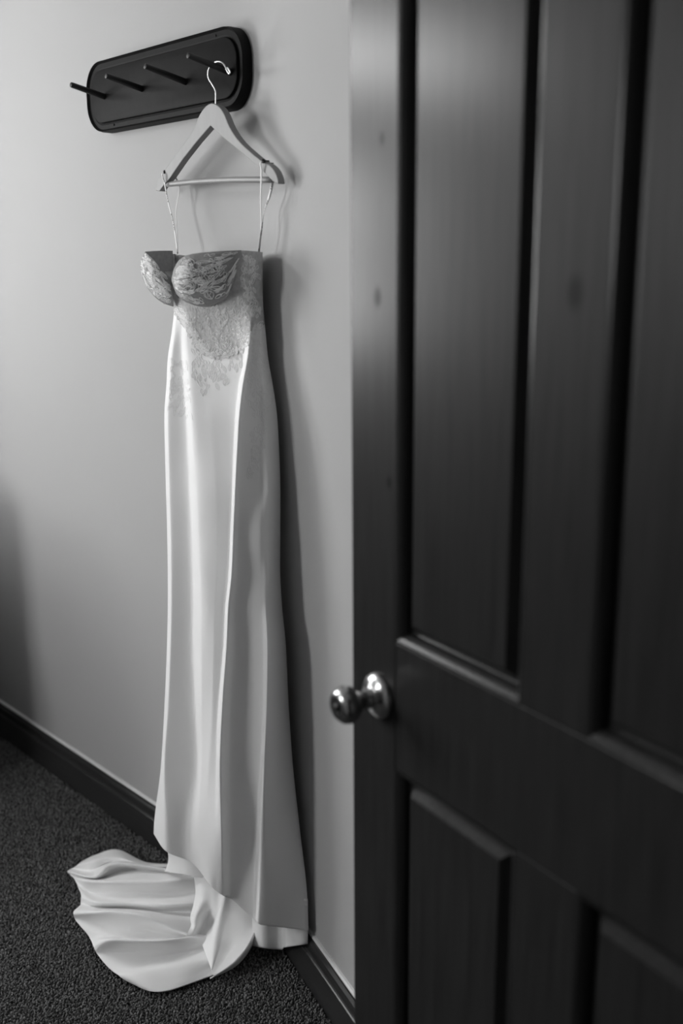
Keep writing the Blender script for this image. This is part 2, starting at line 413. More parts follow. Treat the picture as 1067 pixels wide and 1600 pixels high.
# ------------------------------------------------------------------ the door (local frame: x along the door, y out of its face, z up)
def build_door():
    root = empty('door_1', HINGE - UD * 0.81)
    root.rotation_euler = (0, 0, math.atan2(UD[1], UD[0]))
    # local -y = ND? check the handedness: ND = UD rotated by -90 degrees about z
    struct(root); root['label'] = 'dark stained pine panel door standing open'
    T = 0.040; X, Y = np.array([1.0, 0, 0]), np.array([0, 1.0, 0])
    sgn = 1 if (np.array([-UD[1], UD[0], 0]) @ ND) > 0 else -1     # local y of the visible face
    def lbox(name, x0, x1, z0, z1, m):
        o = boxes(name, [(np.array([x0, -sgn * T if sgn > 0 else 0, z0]), X, Y, Z, x1 - x0, T, z1 - z0)], m, None, 0.002)
        o.parent = root; return o
    z0, z1 = 0.012, 2.032
    lbox('stile', 0, 0.106, z0, z1, 'stile'); lbox('stile', 0.704, 0.81, z0, z1, 'door')
    lbox('rail', 0.106, 0.704, z0, 0.235, 'door'); lbox('rail', 0.106, 0.704, 0.815, 1.002, 'door'); lbox('rail', 0.106, 0.704, 1.92, z1, 'door')
    lbox('mullion', 0.352, 0.456, 1.002, 1.92, 'mullion'); lbox('mullion', 0.352, 0.456, 0.235, 0.815, 'door')
    def ring(x0, x1, za, zb, prof):
        # nested rectangles: (inset, y depth below the face)
        V, F = [], []
        for d, dep in prof:
            y = -sgn * dep
            V += [np.array([x0 + d, y, za + d]), np.array([x1 - d, y, za + d]), np.array([x1 - d, y, zb - d]), np.array([x0 + d, y, zb - d])]
        for i in range(len(prof) - 1):
            for k in range(4):
                l = (k + 1) % 4
                F.append((4 * i + k, 4 * i + l, 4 * i + 4 + l, 4 * i + 4 + k))
        return V, F, 4 * (len(prof) - 1)
    for (x0, x1) in ((0.106, 0.352), (0.456, 0.704)):
        for (za, zb) in ((0.235, 0.815), (1.002, 1.92)):
            V, F, l = ring(x0, x1, za, zb, [(0.0, 0.0), (0.003, 0.0005), (0.008, 0.004), (0.012, 0.009), (0.014, 0.0165), (0.016, 0.018)])
            o = recalc(mesh('panel_moulding', V, F, 'door', None, smooth=False)); o.parent = root
            V, F, l = ring(x0 + 0.002, x1 - 0.002, za + 0.002, zb - 0.002, [(0.0, 0.030), (0.0, 0.0175), (0.018, 0.0185), (0.028, 0.0065), (0.0295, 0.0045), (0.031, 0.0040)])
            F.append((l, l + 1, l + 2, l + 3)); F.append((3, 2, 1, 0))
            o = recalc(mesh('raised_panel', V, F, 'door', None, smooth=False)); o.parent = root
    # knob
    c = np.array([0.067, 0, 0.910]); ax = Y * sgn
    v, f = lathe(c, ax, [(0, 0.0), (0, 0.033), (0.003, 0.0335), (0.007, 0.031), (0.011, 0.024), (0.0135, 0.0165), (0.015, 0.014), (0.03, 0.0125), (0.036, 0.0125)], 40)
    o = recalc(mesh('knob_rose', v, f, 'knob')); o.parent = root; o['label'] = 'round metal knob rose'
    v, f = lathe(c, ax, [(0.030, 0.0), (0.030, 0.0125), (0.036, 0.0135), (0.041, 0.020), (0.046, 0.0245), (0.053, 0.0268), (0.060, 0.0262), (0.066, 0.0235), (0.070, 0.019), (0.0715, 0.012), (0.0705, 0.009), (0.0705, 0.0)], 40)
    k = recalc(mesh('knob', v, f, 'knob')); k.parent = root; k['label'] = 'polished round metal door knob'
    v, f = lathe(c + ax * 0.0700, ax, [(0, 0.0), (0, 0.006), (0.002, 0.006), (0.0025, 0.0)], 20)
    o = recalc(mesh('privacy_button', v, f, 'keyhole')); o.parent = k
    # knob on the other face
    v, f = lathe(c - Y * sgn * T, -ax, [(0, 0.0), (0, 0.033), (0.007, 0.031), (0.0135, 0.0165), (0.03, 0.0125), (0.041, 0.020), (0.053, 0.0268), (0.066, 0.0235), (0.071, 0.012), (0.0705, 0.0)], 32)
    o = recalc(mesh('knob', v, f, 'knob')); o.parent = root
    for zz in (0.25, 1.05, 1.80):
        v, f = lathe(np.array([0.815, 0, zz]), Z, [(0, 0), (0, 0.006), (0.09, 0.006), (0.09, 0)], 12)
        o = recalc(mesh('hinge', v, f, 'knob')); o.parent = root
build_door()

# ------------------------------------------------------------------ coat rack
RU0, RU1, RZ0, RZ1 = -2.222, -1.642, 1.793, 1.943
def stadium(u0, u1, z0, z1, r, n=14):
    P = []
    for cu, cz, a0 in ((u1 - r, z1 - r, 0), (u0 + r, z1 - r, 90), (u0 + r, z0 + r, 180), (u1 - r, z0 + r, 270)):
        for k in range(n + 1):
            a = math.radians(a0 + 90 * k / n); P.append((cu + r * math.cos(a), cz + r * math.sin(a)))
    return P
def plate(name, prof, r, m, parent):
    # prof: list of (inset, n)
    V, F = [], []; k = None
    for ins, n in prof:
        P = stadium(RU0 + ins, RU1 - ins, RZ0 + ins, RZ1 - ins, r - ins); k = len(P)
        V += [W(u, n, z) for u, z in P]
    for i in range(len(prof) - 1):
        for j in range(k):
            l = (j + 1) % k
            F.append((i * k + j, i * k + l, (i + 1) * k + l, (i + 1) * k + j))
    F.append(tuple(range(k - 1, -1, -1))); F.append(tuple((len(prof) - 1) * k + j for j in range(k)))
    o = recalc(mesh(name, V, F, m, parent, smooth=True))
    md = o.modifiers.new('split', 'EDGE_SPLIT'); md.split_angle = math.radians(28)
    return o
rack = tag(empty('coat_rack', W((RU0 + RU1) / 2, 0.001, RZ0)), 'dark wooden wall rack with rounded ends and four pegs', 'coat rack')
plate('backboard', [(0.0, 0.001), (0.0, 0.020), (0.0015, 0.0295), (0.006, 0.024), (0.015, 0.0245), (0.017, 0.0235)], 0.062, 'rack', rack)
plate('face_board', [(0.0195, 0.018), (0.0195, 0.0265), (0.0205, 0.0285), (0.0225, 0.0295)], 0.062, 'rack', rack)
PEGS = [(at_n(163, 151, .0295), (110, 132)), (at_n(222, 139, .0295), (165, 118)), (at_n(290, 128, .0295), (226, 103)), (at_n(360, 113, .0295), (293, 86))]
PEGTIP = []
for b, (tx, ty) in PEGS:
    # length out of the wall where the tip's ray comes back to the peg's own station
    ns = np.linspace(0.05, 0.2, 301); p = at_n(np.full(301, tx), np.full(301, ty), ns)
    i = int(np.argmin(np.abs(p @ UL - b @ UL))); tip = p[i]; PEGTIP.append((b, tip))
    d = tip - b; L = np.linalg.norm(d); d = d / L
    v, f = lathe(b - d * 0.004, d, [(0, 0), (0, .0062), (.004, .0062), (L * .98, .0058), (L + .003, .0052), (L + .004, .0035), (L + .004, 0)], 20)
    o = recalc(mesh('peg', v, f, 'peg', rack))
    md = o.modifiers.new('split', 'EDGE_SPLIT'); md.split_angle = math.radians(40)
for (x, y) in ((337, 56), (178, 195), (326, 151), (316, 153)):
    b = at_n(x, y, .0245)
    v, f = lathe(b - NL * .002, NL, [(0, 0), (0, .0022), (.003, .0022), (.0034, .0015), (.0034, 0)], 12)
    recalc(mesh('nail_head', v, f, 'rack' if y < 100 or x < 200 else 'bar', rack))

# ------------------------------------------------------------------ hanger
b4, t4 = PEGTIP[3]
HK = b4 + (t4 - b4) * 0.33                     # where the hook lies on the peg
hu, hn = un(HK)
ROT = math.radians(4.5)                        # the hanger swings its right end out from the bend of the wall
HA = UL * math.cos(ROT) + NL * math.sin(ROT)   # along the hanger
HB = NL * math.cos(ROT) - UL * math.sin(ROT)
HO = HK * np.array([1, 1, 0])
def hpt(x, y):                                 # pixel on the hanger's own plane -> (a, z)
    d = ray(x, y); k = ((HO - CP) @ HB) / (d @ HB); p = CP + d * k
    return (p - HO) @ HA, p[2]
def H(a, b, z): return HO + HA * a + HB * b + Z * z
hanger = tag(empty('clothes_hanger', H(0, 0, hpt(337, 160)[1])), 'pale wooden clothes hanger with wire hook on the last peg', 'hanger')
# outline of the wooden body from the picture, upper then lower edge, left to right
up = [(248, 298), (249, 288), (254, 277), (262, 266), (285, 235), (307, 203), (315, 183), (325, 168), (335, 162), (346, 166), (355, 178), (364, 199), (378, 220), (397, 238), (417, 254), (426, 258), (434, 267), (439, 279), (440, 288)]
lo = [(254, 299), (261, 289), (270, 279), (290, 250), (312, 222), (334, 197), (352, 214), (375, 233), (400, 254), (418, 270), (432, 284), (440, 288)]
ua = [hpt(*q) for q in up]; la = [hpt(*q) for q in lo]
outline = [tuple(q) for q in smooth_path(ua, 60)] + [tuple(q) for q in la[::-1][1:]]
TW = 0.0075
def prism(name, pts, b0, b1, m, parent):
    bm = bmesh.new()
    v0 = [bm.verts.new(tuple(H(a, b0, z) - np.array(parent.location))) for a, z in pts]
    v1 = [bm.verts.new(tuple(H(a, b1, z) - np.array(parent.location))) for a, z in pts]
    n = len(pts)
    bm.faces.new(v0); bm.faces.new(v1[::-1])
    for i in range(n): bm.faces.new((v0[i], v0[(i + 1) % n], v1[(i + 1) % n], v1[i]))
    bmesh.ops.recalc_face_normals(bm, faces=bm.faces)
    o = from_bm(name, bm, m, parent)
    md = o.modifiers.new('bevel', 'BEVEL'); md.width = 0.0018; md.segments = 2; md.limit_method = 'ANGLE'; md.angle_limit = math.radians(50)
    return o
prism('hanger_body', outline, -TW, TW, 'hanger', hanger)
a0, z0 = hpt(262, 288); a1, z1 = hpt(426, 281)
pth = smooth_path([(a0, z0), ((a0 * 2 + a1) / 3, (2 * z0 + z1) / 3 + .003), ((a0 + a1 * 2) / 3, (z0 + 2 * z1) / 3 + .003), (a1, z1)], 16)
v, f = tube([H(a, 0, z) for a, z in pth], 0.0055, 12)
recalc(mesh('trouser_bar', v, f, 'bar', hanger))
hk = [(337, 166), (337, 156), (337, 144), (335.5, 139), (331, 131), (326.5, 124), (325, 118), (325.5, 110), (329, 103), (334, 98.5), (339, 96.5), (345, 97), (350, 101), (353.5, 108), (356.5, 114), (358, 115), (359.3, 112.5), (357, 108), (355, 105.5)]
v, f = tube([H(a, 0, z) for a, z in smooth_path([hpt(*q) for q in hk], 90)], 0.0013, 8)
recalc(mesh('wire_hook', v, f, 'chrome', hanger))
for (x, y) in ((416, 252), (262, 269)):
    a, z = hpt(x, y); c = H(a, -0.006, z)
    v, f = lathe(c, HB, [(0, 0), (0, .0022), (.008, .0022), (.009, .0034), (.012, .0042), (.0145, .0036), (.016, .002), (.0163, 0)], 14)
    recalc(mesh('notch_pin', v, f, 'pin', hanger))

# ------------------------------------------------------------------ the wedding gown
gown = tag(empty('wedding_gown', W(-1.72, 0.12, 0.0)), 'white strapless wedding gown with lace bodice hanging before the wall', 'dress')
FEAT = 11
SK = {   # pixel row: features L A V1 F1 M V2 F2 G V3 F3 R as (pixel column, distance off the wall)
 478: [(273,0.1),(277,0.112),(284,0.116),(292,0.118),(325,0.108),(365,0.094),(392,0.082),(396,0.078),(402,0.068),(406,0.06),(411,0.045)],
 520: [(268,0.1),(273,0.113),(283,0.11),(291,0.115),(325,0.1),(370,0.085),(390,0.09),(395,0.083),(403,0.072),(408,0.065),(415,0.045)],
 560: [(262,0.1),(267.5,0.117),(284,0.107),(293,0.118),(325,0.102),(380,0.079),(386,0.1),(392,0.091),(405,0.076),(410,0.068),(419,0.045)],
 600: [(260,0.11),(265.5,0.13),(286,0.116),(296,0.131),(324,0.114),(373,0.088),(379,0.118),(386,0.106),(405,0.085),(411,0.078),(426,0.045)],
 640: [(257,0.12),(262.5,0.145),(289,0.128),(299,0.144),(324,0.13),(368,0.103),(374,0.135),(381,0.122),(406,0.09),(413,0.083),(432,0.047)],
 700: [(257.5,0.128),(263,0.157),(292,0.138),(303,0.156),(330,0.142),(364,0.117),(370,0.15),(377,0.138),(407,0.103),(415,0.095),(436,0.05)],
 760: [(259,0.135),(264.5,0.165),(295,0.147),(308,0.166),(335,0.154),(361,0.132),(367,0.162),(374,0.15),(408,0.11),(418,0.103),(438,0.052)],
 830: [(261,0.142),(266.5,0.172),(297,0.152),(311,0.172),(338,0.16),(358,0.14),(364,0.172),(372,0.158),(408,0.125),(417,0.111),(438,0.055)],
 900: [(262,0.15),(267.5,0.18),(298,0.158),(314,0.18),(336,0.17),(355,0.152),(361,0.182),(370,0.165),(408,0.13),(417,0.121),(438,0.058)],
 950: [(262,0.153),(267.5,0.184),(298,0.161),(316,0.184),(334,0.177),(350,0.161),(356,0.188),(366,0.17),(409,0.134),(415,0.13),(441,0.06)],
 1000: [(261,0.156),(266.5,0.188),(297,0.163),(316,0.187),(333,0.183),(348,0.17),(354,0.194),(365,0.172),(411,0.137),(417,0.143),(446,0.062)],
 1100: [(257,0.162),(262.5,0.198),(300,0.166),(316,0.19),(330,0.19),(341,0.184),(347,0.206),(360,0.18),(410,0.141),(416,0.155),(451,0.066)],
 1200: [(251,0.172),(256.5,0.215),(303,0.172),(316,0.192),(327,0.2),(337,0.198),(343,0.214),(358,0.186),(406,0.145),(412,0.165),(458,0.07)],
 1300: [(240,0.18),(258,0.225),(292,0.195),(310,0.2),(325,0.206),(336,0.21),(345,0.212),(358,0.18),(399,0.143),(408,0.171),(469,0.074)],
 1400: [(245,0.175),(262,0.215),(296,0.195),(312,0.195),(328,0.2),(338,0.195),(346,0.19),(360,0.168),(396,0.138),(405,0.174),(480,0.08)],
 1460: [(248,0.175),(264,0.215),(298,0.195),(313,0.195),(328,0.2),(338,0.195),(346,0.185),(360,0.163),(395,0.138),(402,0.174),(482,0.082)],
}
SKY = np.array(sorted(SK)); SKX = np.array([[p[0] for p in SK[y]] for y in SKY]); SKN = np.array([[p[1] for p in SK[y]] for y in SKY])
def cubic_col(ys, T, y):        # Catmull-Rom with uneven rows (Hermite, finite-difference tangents)
    y = np.asarray(y, float); i = np.clip(np.searchsorted(ys, y) - 1, 0, len(ys) - 2)
    h = (ys[i + 1] - ys[i]).astype(float); s = np.clip((y - ys[i]) / h, 0, 1)
    m = np.gradient(T, ys.astype(float), axis=0)
    s = s[..., None]; h = h[..., None]
    return (2*s**3-3*s**2+1)*T[i] + (s**3-2*s**2+s)*h*m[i] + (-2*s**3+3*s**2)*T[i+1] + (s**3-s**2)*h*m[i+1]
def pchip_row(k, v, s):         # monotone interpolation over feature index for one row
    d = np.diff(v); m = np.zeros_like(v)
    for i in range(1, len(v) - 1):
        m[i] = 0 if d[i-1] * d[i] <= 0 else 2 * d[i-1] * d[i] / (d[i-1] + d[i])
    m[0], m[-1] = d[0] * 1.3, d[-1] * 1.6
    i = np.clip(s.astype(int), 0, len(v) - 2); t = s - i
    return (2*t**3-3*t**2+1)*v[i] + (t**3-2*t**2+t)*m[i] + (-2*t**3+3*t**2)*v[i+1] + (t**3-t**2)*m[i+1]
def sk_row(y, s, off=0.0):      # points of the skirt's front at pixel row y for feature coordinate s
    X = cubic_col(SKY, SKX, y); N = cubic_col(SKY, SKN, y)
    return pchip_row(None, X, s), pchip_row(None, N, s) + off
def lut_make(y0, y1, x0, x1, fn):
    ys = np.arange(y0, y1 + 1); xs = np.arange(x0, x1 + .1, .5); T = np.array([np.interp(xs, *fn(float(y))) for y in ys])
    def look(x, y):             # bilinear lookup of the distance off the wall at pixels
        fy = np.clip(np.asarray(y, float) - y0, 0, len(ys) - 1.001); fx = np.clip((np.asarray(x, float) - x0) * 2, 0, len(xs) - 1.001)
        i, j = fy.astype(int), fx.astype(int); a, b = fy - i, fx - j
        return T[i, j] * (1-a) * (1-b) + T[i+1, j] * a * (1-b) + T[i, j+1] * (1-a) * b + T[i+1, j+1] * a * b
    return look
sk_n = lut_make(480, 800, 250, 450, lambda y: sk_row(np.array(y), np.linspace(0, FEAT - 1, 160)))
BOT = np.array([1303, 1330, 1344, 1360, 1383, 1392, 1398, 1404, 1436, 1443, 1454.0])
TOP = np.array([468, 476, 488, 498, 526, 522, 492, 488, 484, 480, 476.0])
def build_skirt():
    cols = 200; s = np.linspace(0, FEAT - 1, cols)
    sb = pchip_row(None, BOT, s); st = np.interp(s, np.arange(FEAT), TOP)
    rows = 230; V = []
    for r in range(rows):
        t = r / (rows - 1)
        yy = st + (sb - st) * t
        x = np.empty(cols); n = np.empty(cols)
        Xr = cubic_col(SKY, SKX, yy); Nr = cubic_col(SKY, SKN, yy)
        for j in range(cols):
            x[j] = pchip_row(None, Xr[j], s[j:j+1])[0]; n[j] = pchip_row(None, Nr[j], s[j:j+1])[0]
        V.append(at_n(x, yy, n))
    V = np.array(V)
    # the hem turns under: three short rows back towards the wall
    last = V[-1]
    tp = np.clip((FEAT - 1 - s) / 1.2, 0, 1)[:, None]
    extra = [last + (Z * dz - NL * dn) * tp for dz, dn in ((-.004, .004), (-.004, .012), (.002, .022), (.02, .032))]
    V = np.concatenate([V, np.array(extra)], 0)
    # back: from the right edge round behind, close to the wall, to the left edge
    nb = 26; Bk = []
    for r in range(len(V)):
        R_, L_ = V[r, -1], V[r, 0]
        (ur, nr), (ul, nl) = un(R_), un(L_)
        t = np.linspace(0, 1, nb + 2)[1:-1]
        u = ur + (ul - ur) * t; wall = np.maximum(0, u - UCORNER) * TANB
        nn = wall + 0.014 + np.maximum(0, nr - wall[0] - .014) * (1 - t) ** 3 + (nl - .014) * t ** 5
        z = R_[2] + (L_[2] - R_[2]) * t
        Bk.append(UL * u[:, None] + NL * (nn + N0)[:, None] + Z * z[:, None])
    V = np.concatenate([V, np.array(Bk)], 1)
    rws, cls = V.shape[:2]
    o = recalc(mesh('skirt', V.reshape(-1, 3), grid_faces(rws, cls, wrap=True), 'satin', gown))
    return o
skirt = build_skirt()

# bodice: front from the centre line round to the right side seam, closed behind
BO = {
 392: [(281,.142),(296,.148),(330,.134),(360,.115),(381,.095),(410,.048)],
 415: [(273,.148),(292,.153),(328,.138),(359,.118),(381,.098),(410,.048)],
 440: [(268,.150),(290,.154),(325,.140),(358,.119),(380,.100),(410,.048)],
 480: [(272,.112),(292,.124),(325,.114),(362,.100),(390,.086),(411,.049)],
 520: [(267,.104),(291,.120),(325,.105),(370,.090),(390,.095),(415,.050)],
 560: [(262,.105),(293,.122),(325,.107),(372,.090),(386,.105),(419,.050)],
}
BOY = np.array(sorted(BO)); BOX = np.array([[p[0] for p in BO[y]] for y in BOY]); BON = np.array([[p[1] for p in BO[y]] for y in BOY])
bo_n = lut_make(392, 560, 255, 425, lambda y: (pchip_row(None, cubic_col(BOY, BOX, np.array(y)), np.linspace(0, 5, 80)), pchip_row(None, cubic_col(BOY, BON, np.array(y)), np.linspace(0, 5, 80))))
BTOP = np.array([440, 430, 400, 392, 391.5, 394.0])
BBOT = np.array([486, 512, 554, 549, 524, 506.0])
UC = -1.72
def mirror(P):
    u = P @ UL; return P + UL * (2 * (UC - u))[..., None]
def build_bodice():
    cols, rows = 90, 70; s = np.linspace(0, 5, cols)
    st, sb = pchip_row(None, BTOP, s), pchip_row(None, BBOT, s)
    V = []
    for r in range(rows):
        yy = st + (sb - st) * r / (rows - 1)
        Xr = cubic_col(BOY, BOX, yy); Nr = cubic_col(BOY, BON, yy)
        x = np.array([pchip_row(None, Xr[j], s[j:j+1])[0] for j in range(cols)]); n = np.array([pchip_row(None, Nr[j], s[j:j+1])[0] for j in range(cols)])
        w = np.clip((yy - 480) / 30, 0, 1); n = n * (1 - w) + (sk_n(x, yy) + .0008) * w
        V.append(at_n(x, yy, n + .0006))
    V = np.array(V); parts = [(V.reshape(-1, 3), grid_faces(rows, cols))]
    # left side strip and back at the top, mirrored about the gown's middle
    side = V[:40, 54:]; Ms = mirror(side)
    parts.append((Ms.reshape(-1, 3), grid_faces(*Ms.shape[:2])))
    Bk = []
    for r in range(40):
        a, b = V[r, -1], mirror(V[r, -1]); t = np.linspace(0, 1, 20)
        (ua, na), (ub, nb) = un(a), un(b)
        u = ua + (ub - ua) * t; nn = na + (nb - na) * t - .018 * np.sin(PI * t)
        z = a[2] + (b[2] - a[2]) * t - .012 * np.sin(PI * t) * (1 - r / 39)
        Bk.append(UL * u[:, None] + NL * (nn + N0)[:, None] + Z * z[:, None])
    Bk = np.array(Bk); parts.append((Bk.reshape(-1, 3), grid_faces(*Bk.shape[:2])))
    Cl = []
    for r in range(rows):           # back and far side below the cups
        (ur, nr), (uc, nc) = un(V[r, -1]), un(V[r, 0]); zr, zc = V[r, -1][2], V[r, 0][2]
        q = [(ur, nr, 0), (ur - .05, .026, .1), (-1.74, .022, .5), (min(-1.795, uc - .01), .055, .8), (uc, nc, 1)]
        Cl.append(smooth_path([W(u, n, zr + (zc - zr) * k) for u, n, k in q], 30))
    Cl = np.array(Cl); parts.append((Cl.reshape(-1, 3), grid_faces(*Cl.shape[:2])))
    v, f = join([(list(a), b) for a, b in parts])
    o = recalc(mesh('bodice', v, f, 'mesh', gown)); o['label'] = 'sheer lace-covered bodice with boning'
    md = o.modifiers.new('thick', 'SOLIDIFY'); md.thickness = 0.0004; md.offset = 1
    return o
bodice = build_bodice()

# cups
CTOP = [(269, 438), (273, 421), (282, 406), (298, 398), (330, 394), (376, 391)]
CBOT = [(270, 441), (277, 459), (294, 472), (320, 478), (350, 466), (378, 400)]
cta, cba = np.array(CTOP, float), np.array(CBOT, float)
def cup_pt(a, b, off=0.0):      # a across, b downwards, arrays
    a = np.asarray(a, float); b = np.asarray(b, float)
    s = a * 5
    tp = np.stack([pchip_row(None, cta[:, 0], s), pchip_row(None, cta[:, 1], s)], -1)
    bt = np.stack([pchip_row(None, cba[:, 0], s), pchip_row(None, cba[:, 1], s)], -1)
    p = tp + (bt - tp) * b[..., None]
    base = bo_n(p[:, 0], p[:, 1])
    bulge = 0.032 * np.clip(np.sin(PI * np.clip(a, 0, 1) ** 0.62), 0, 1) ** 0.75 * np.sqrt(np.clip(1 - np.abs((b - .25) / .75) ** 2.2, 0, 1)) + .003
    bulge = np.where(b < .25, np.maximum(bulge, 0.032 * np.clip(np.sin(PI * a ** 0.62), 0, 1) ** .75 * (.72 + .28 * np.clip(b / .25, 0, 1)) + .003), bulge)
    return at_n(p[:, 0], p[:, 1], base + bulge + off)
LTOP = np.array([(268, 438), (262, 431), (252, 419), (242, 408), (233, 399), (227, 394)], float)
LBOT = np.array([(271, 478), (259, 474), (246, 466), (234, 453), (225, 437), (221, 424)], float)
LN = np.array([.150, .160, .170, .176, .174, .160])
def cupl_pt(a, b, off=0.0):     # the far cup: a from the middle outwards (0.7 = outline, beyond it the hidden side back to the seam)
    a = np.asarray(a, float); b = np.asarray(b, float)
    s = np.clip(a / .7, 0, 1) * 5
    tp = np.stack([pchip_row(None, LTOP[:, 0], s), pchip_row(None, LTOP[:, 1], s)], -1)
    bt = np.stack([pchip_row(None, LBOT[:, 0], s), pchip_row(None, LBOT[:, 1], s)], -1)
    p = tp + (bt - tp) * b[..., None]
    p[:, 0] -= 3.5 * np.sin(PI * b) * np.clip(a / .7, 0, 1)
    n = pchip_row(None, LN, s) - .030 * b ** 2.2 + .006 * np.sin(PI * b)
    P = at_n(p[:, 0], p[:, 1], n + off)
    t = np.clip((a - .7) / .3, 0, 1)[:, None]
    seam = UL * -1.862 + NL * (.058 + N0) + Z * P[:, 2:3]
    return P + (seam - P) * t - UL * (.012 * np.sin(PI * t)) + Z * (.004 * np.sin(PI * t / 2)) * (1 - b[:, None])
def build_cup(fn):
    A, B = 56, 40; V = np.array([fn(np.linspace(0, 1, A), np.full(A, i / (B - 1))) for i in range(B)])
    o = recalc(mesh('cup', V.reshape(-1, 3), grid_faces(B, A), 'cup', gown))
    md = o.modifiers.new('thick', 'SOLIDIFY'); md.thickness = 0.0036; md.offset = 0
    return o
cupR = build_cup(cup_pt); cupL = build_cup(cupl_pt)

# lace: leaf-shaped cords raised on the cloth
def leaf(cx, cy, ang, L, Wd, k=9):
    t = np.linspace(0, 1, k)
    x = L * (t - .5); w = Wd * np.sin(PI * t) ** .8
    c, s = math.cos(ang), math.sin(ang)
    def tr(px, py): return np.stack([cx + px * c - py * s, cy + px * s + py * c], -1)
    out_ = np.concatenate([tr(x, w), tr(x[::-1][1:-1], -w[::-1][1:-1])])
    return out_, tr(x[:-1], np.zeros(k - 1))
def lace_cords(name, items, mapper, parent, eps, w=0.0005, h=0.0012, unit=False):
    parts = []
    def strip(p, closed):
        P = mapper(p); Nn = np.cross(mapper(p + np.array([eps, 0])) - P, mapper(p + np.array([0, eps])) - P)
        Nn /= np.linalg.norm(Nn, axis=1)[:, None] + 1e-12
        Nn *= np.where(((CP - P) * Nn).sum(1) > 0, 1, -1)[:, None]
        T = (np.roll(P, -1, 0) - np.roll(P, 1, 0)) if closed else np.gradient(P, axis=0)
        S = np.cross(T, Nn); S /= np.linalg.norm(S, axis=1)[:, None] + 1e-12
        V = np.stack([P - S * w - Nn * .0006, P + Nn * h - S * w * .3, P + Nn * h + S * w * .3, P + S * w - Nn * .0006], 1)
        k = len(P); m = k if closed else k - 1
        F = [(4*i+c, 4*i+c+1, 4*((i+1) % k)+c+1, 4*((i+1) % k)+c) for i in range(m) for c in range(3)]
        return list(V.reshape(-1, 3)), F
    for cx, cy, ang, L, Wd, vein in items:
        o, m = leaf(cx, cy, ang, L, Wd)
        if unit and ((o < .012).any() or (o > .988).any()): continue
        parts.append(strip(o, True))
        if vein: parts.append(strip(m, False))
    v, f = join(parts)
    o = mesh(name, v, f, 'lace', parent)
    o['kind'] = 'stuff'
    return o
def cup_items(seed, n=72):
    r = np.random.default_rng(seed); it = []
    # flowers: leaves radiating from centres, then fill
    for fx, fy in ((.22, .45), (.52, .42), (.36, .8), (.7, .62), (.8, .2), (.4, .1)):
        n_ = 7; a0 = r.uniform(0, 6.28)
        for k in range(n_):
            a = a0 + 2 * PI * k / n_
            it.append((fx + .10 * math.cos(a), fy + .15 * math.sin(a), a, .17, .030, True))
    for k in range(n):
        a_, q = r.uniform(.03, .97), 1.0
        if a_ > .72: q = .55
        it.append((a_, r.uniform(.04, .97), r.uniform(0, PI), q * r.uniform(.10, .22), q * r.uniform(.024, .048), r.random() < .6))
    for k in range(40):
        e = r.random() < .5
        it.append((r.uniform(.55, .97) if e else r.uniform(.05, .95), r.uniform(.05, .95) if e else r.uniform(.78, .97), r.uniform(0, PI), r.uniform(.05, .10), r.uniform(.015, .03), False))
    return it
def cup_map(mir):
    def fn(p):
        q = p.copy(); 
        if (q < .005).any() or (q > .995).any(): q = np.clip(q, .006, .994)
        if mir: q[:, 0] *= .72; return cupl_pt(q[:, 0], q[:, 1], .0024) - UL * .0012
        return cup_pt(q[:, 0], q[:, 1], .0026)
    return fn
lace_cords('cup_lace', cup_items(3), cup_map(False), cupR, .004, unit=True)
lace_cords('cup_lace', cup_items(4), cup_map(True), cupL, .004, unit=True)
# bodice and skirt motifs in picture coordinates laid on the cloth
def in_poly(x, y, P):
    c = False; j = len(P) - 1
    for i in range(len(P)):
        if (P[i][1] > y) != (P[j][1] > y) and x < (P[j][0] - P[i][0]) * (y - P[i][1]) / (P[j][1] - P[i][1]) + P[i][0]: c = not c
        j = i
    return c
def fill(poly, n, seed, L=(7, 14), wd=(1.2, 2.6), ang=(0.9, 2.2)):
    r = np.random.default_rng(seed); xs = [p[0] for p in poly]; ys = [p[1] for p in poly]; it = []
    while len(it) < n:
        x, y = r.uniform(min(xs), max(xs)), r.uniform(min(ys), max(ys))
        if in_poly(x, y, poly): it.append((x, y, r.uniform(*ang), r.uniform(*L), r.uniform(*wd), r.random() < .35))
    return it
def bo_map(p):
    w = np.clip((p[:, 1] - 480) / 30, 0, 1)
    return at_n(p[:, 0], p[:, 1], bo_n(p[:, 0], p[:, 1]) * (1 - w) + (sk_n(p[:, 0], p[:, 1]) + .0008) * w + .0012)
def sk_map(p):
    return at_n(p[:, 0], p[:, 1], sk_n(p[:, 0], p[:, 1]) + .0003)
bl = fill([(276, 478), (322, 482), (372, 468), (382, 400), (405, 400), (408, 480), (396, 515), (376, 543), (320, 550), (296, 515)], 150, 5)
bl += fill([(272, 478), (282, 478), (326, 552), (314, 552)], 55, 6, L=(7, 13), ang=(0.7, 1.3))
_e = smooth_path([(276, 490), (292, 512), (306, 534), (322, 552), (348, 552), (372, 548), (385, 533), (396, 518), (408, 506)], 70)
_r = np.random.default_rng(11)
bl += [(x + _r.uniform(-2, 2), y + _r.uniform(-2, 4), _r.uniform(.6, 2.5), _r.uniform(8, 14), _r.uniform(1.6, 2.8), True) for x, y in _e]
lace_cords('bodice_lace', bl, bo_map, bodice, .4, .0008, .0004)
sl = fill([(264, 560), (292, 560), (299, 655), (262, 640)], 75, 7)
sl += fill([(296, 548), (384, 545), (378, 575), (350, 605), (344, 620), (334, 590), (318, 620), (300, 590)], 85, 8)
sl += fill([(396, 520), (413, 520), (424, 640), (404, 740), (384, 745), (392, 690), (396, 640), (384, 620), (386, 570)], 150, 9)
lace_cords('skirt_lace', sl, sk_map, skirt, .4, .0009, .0003)

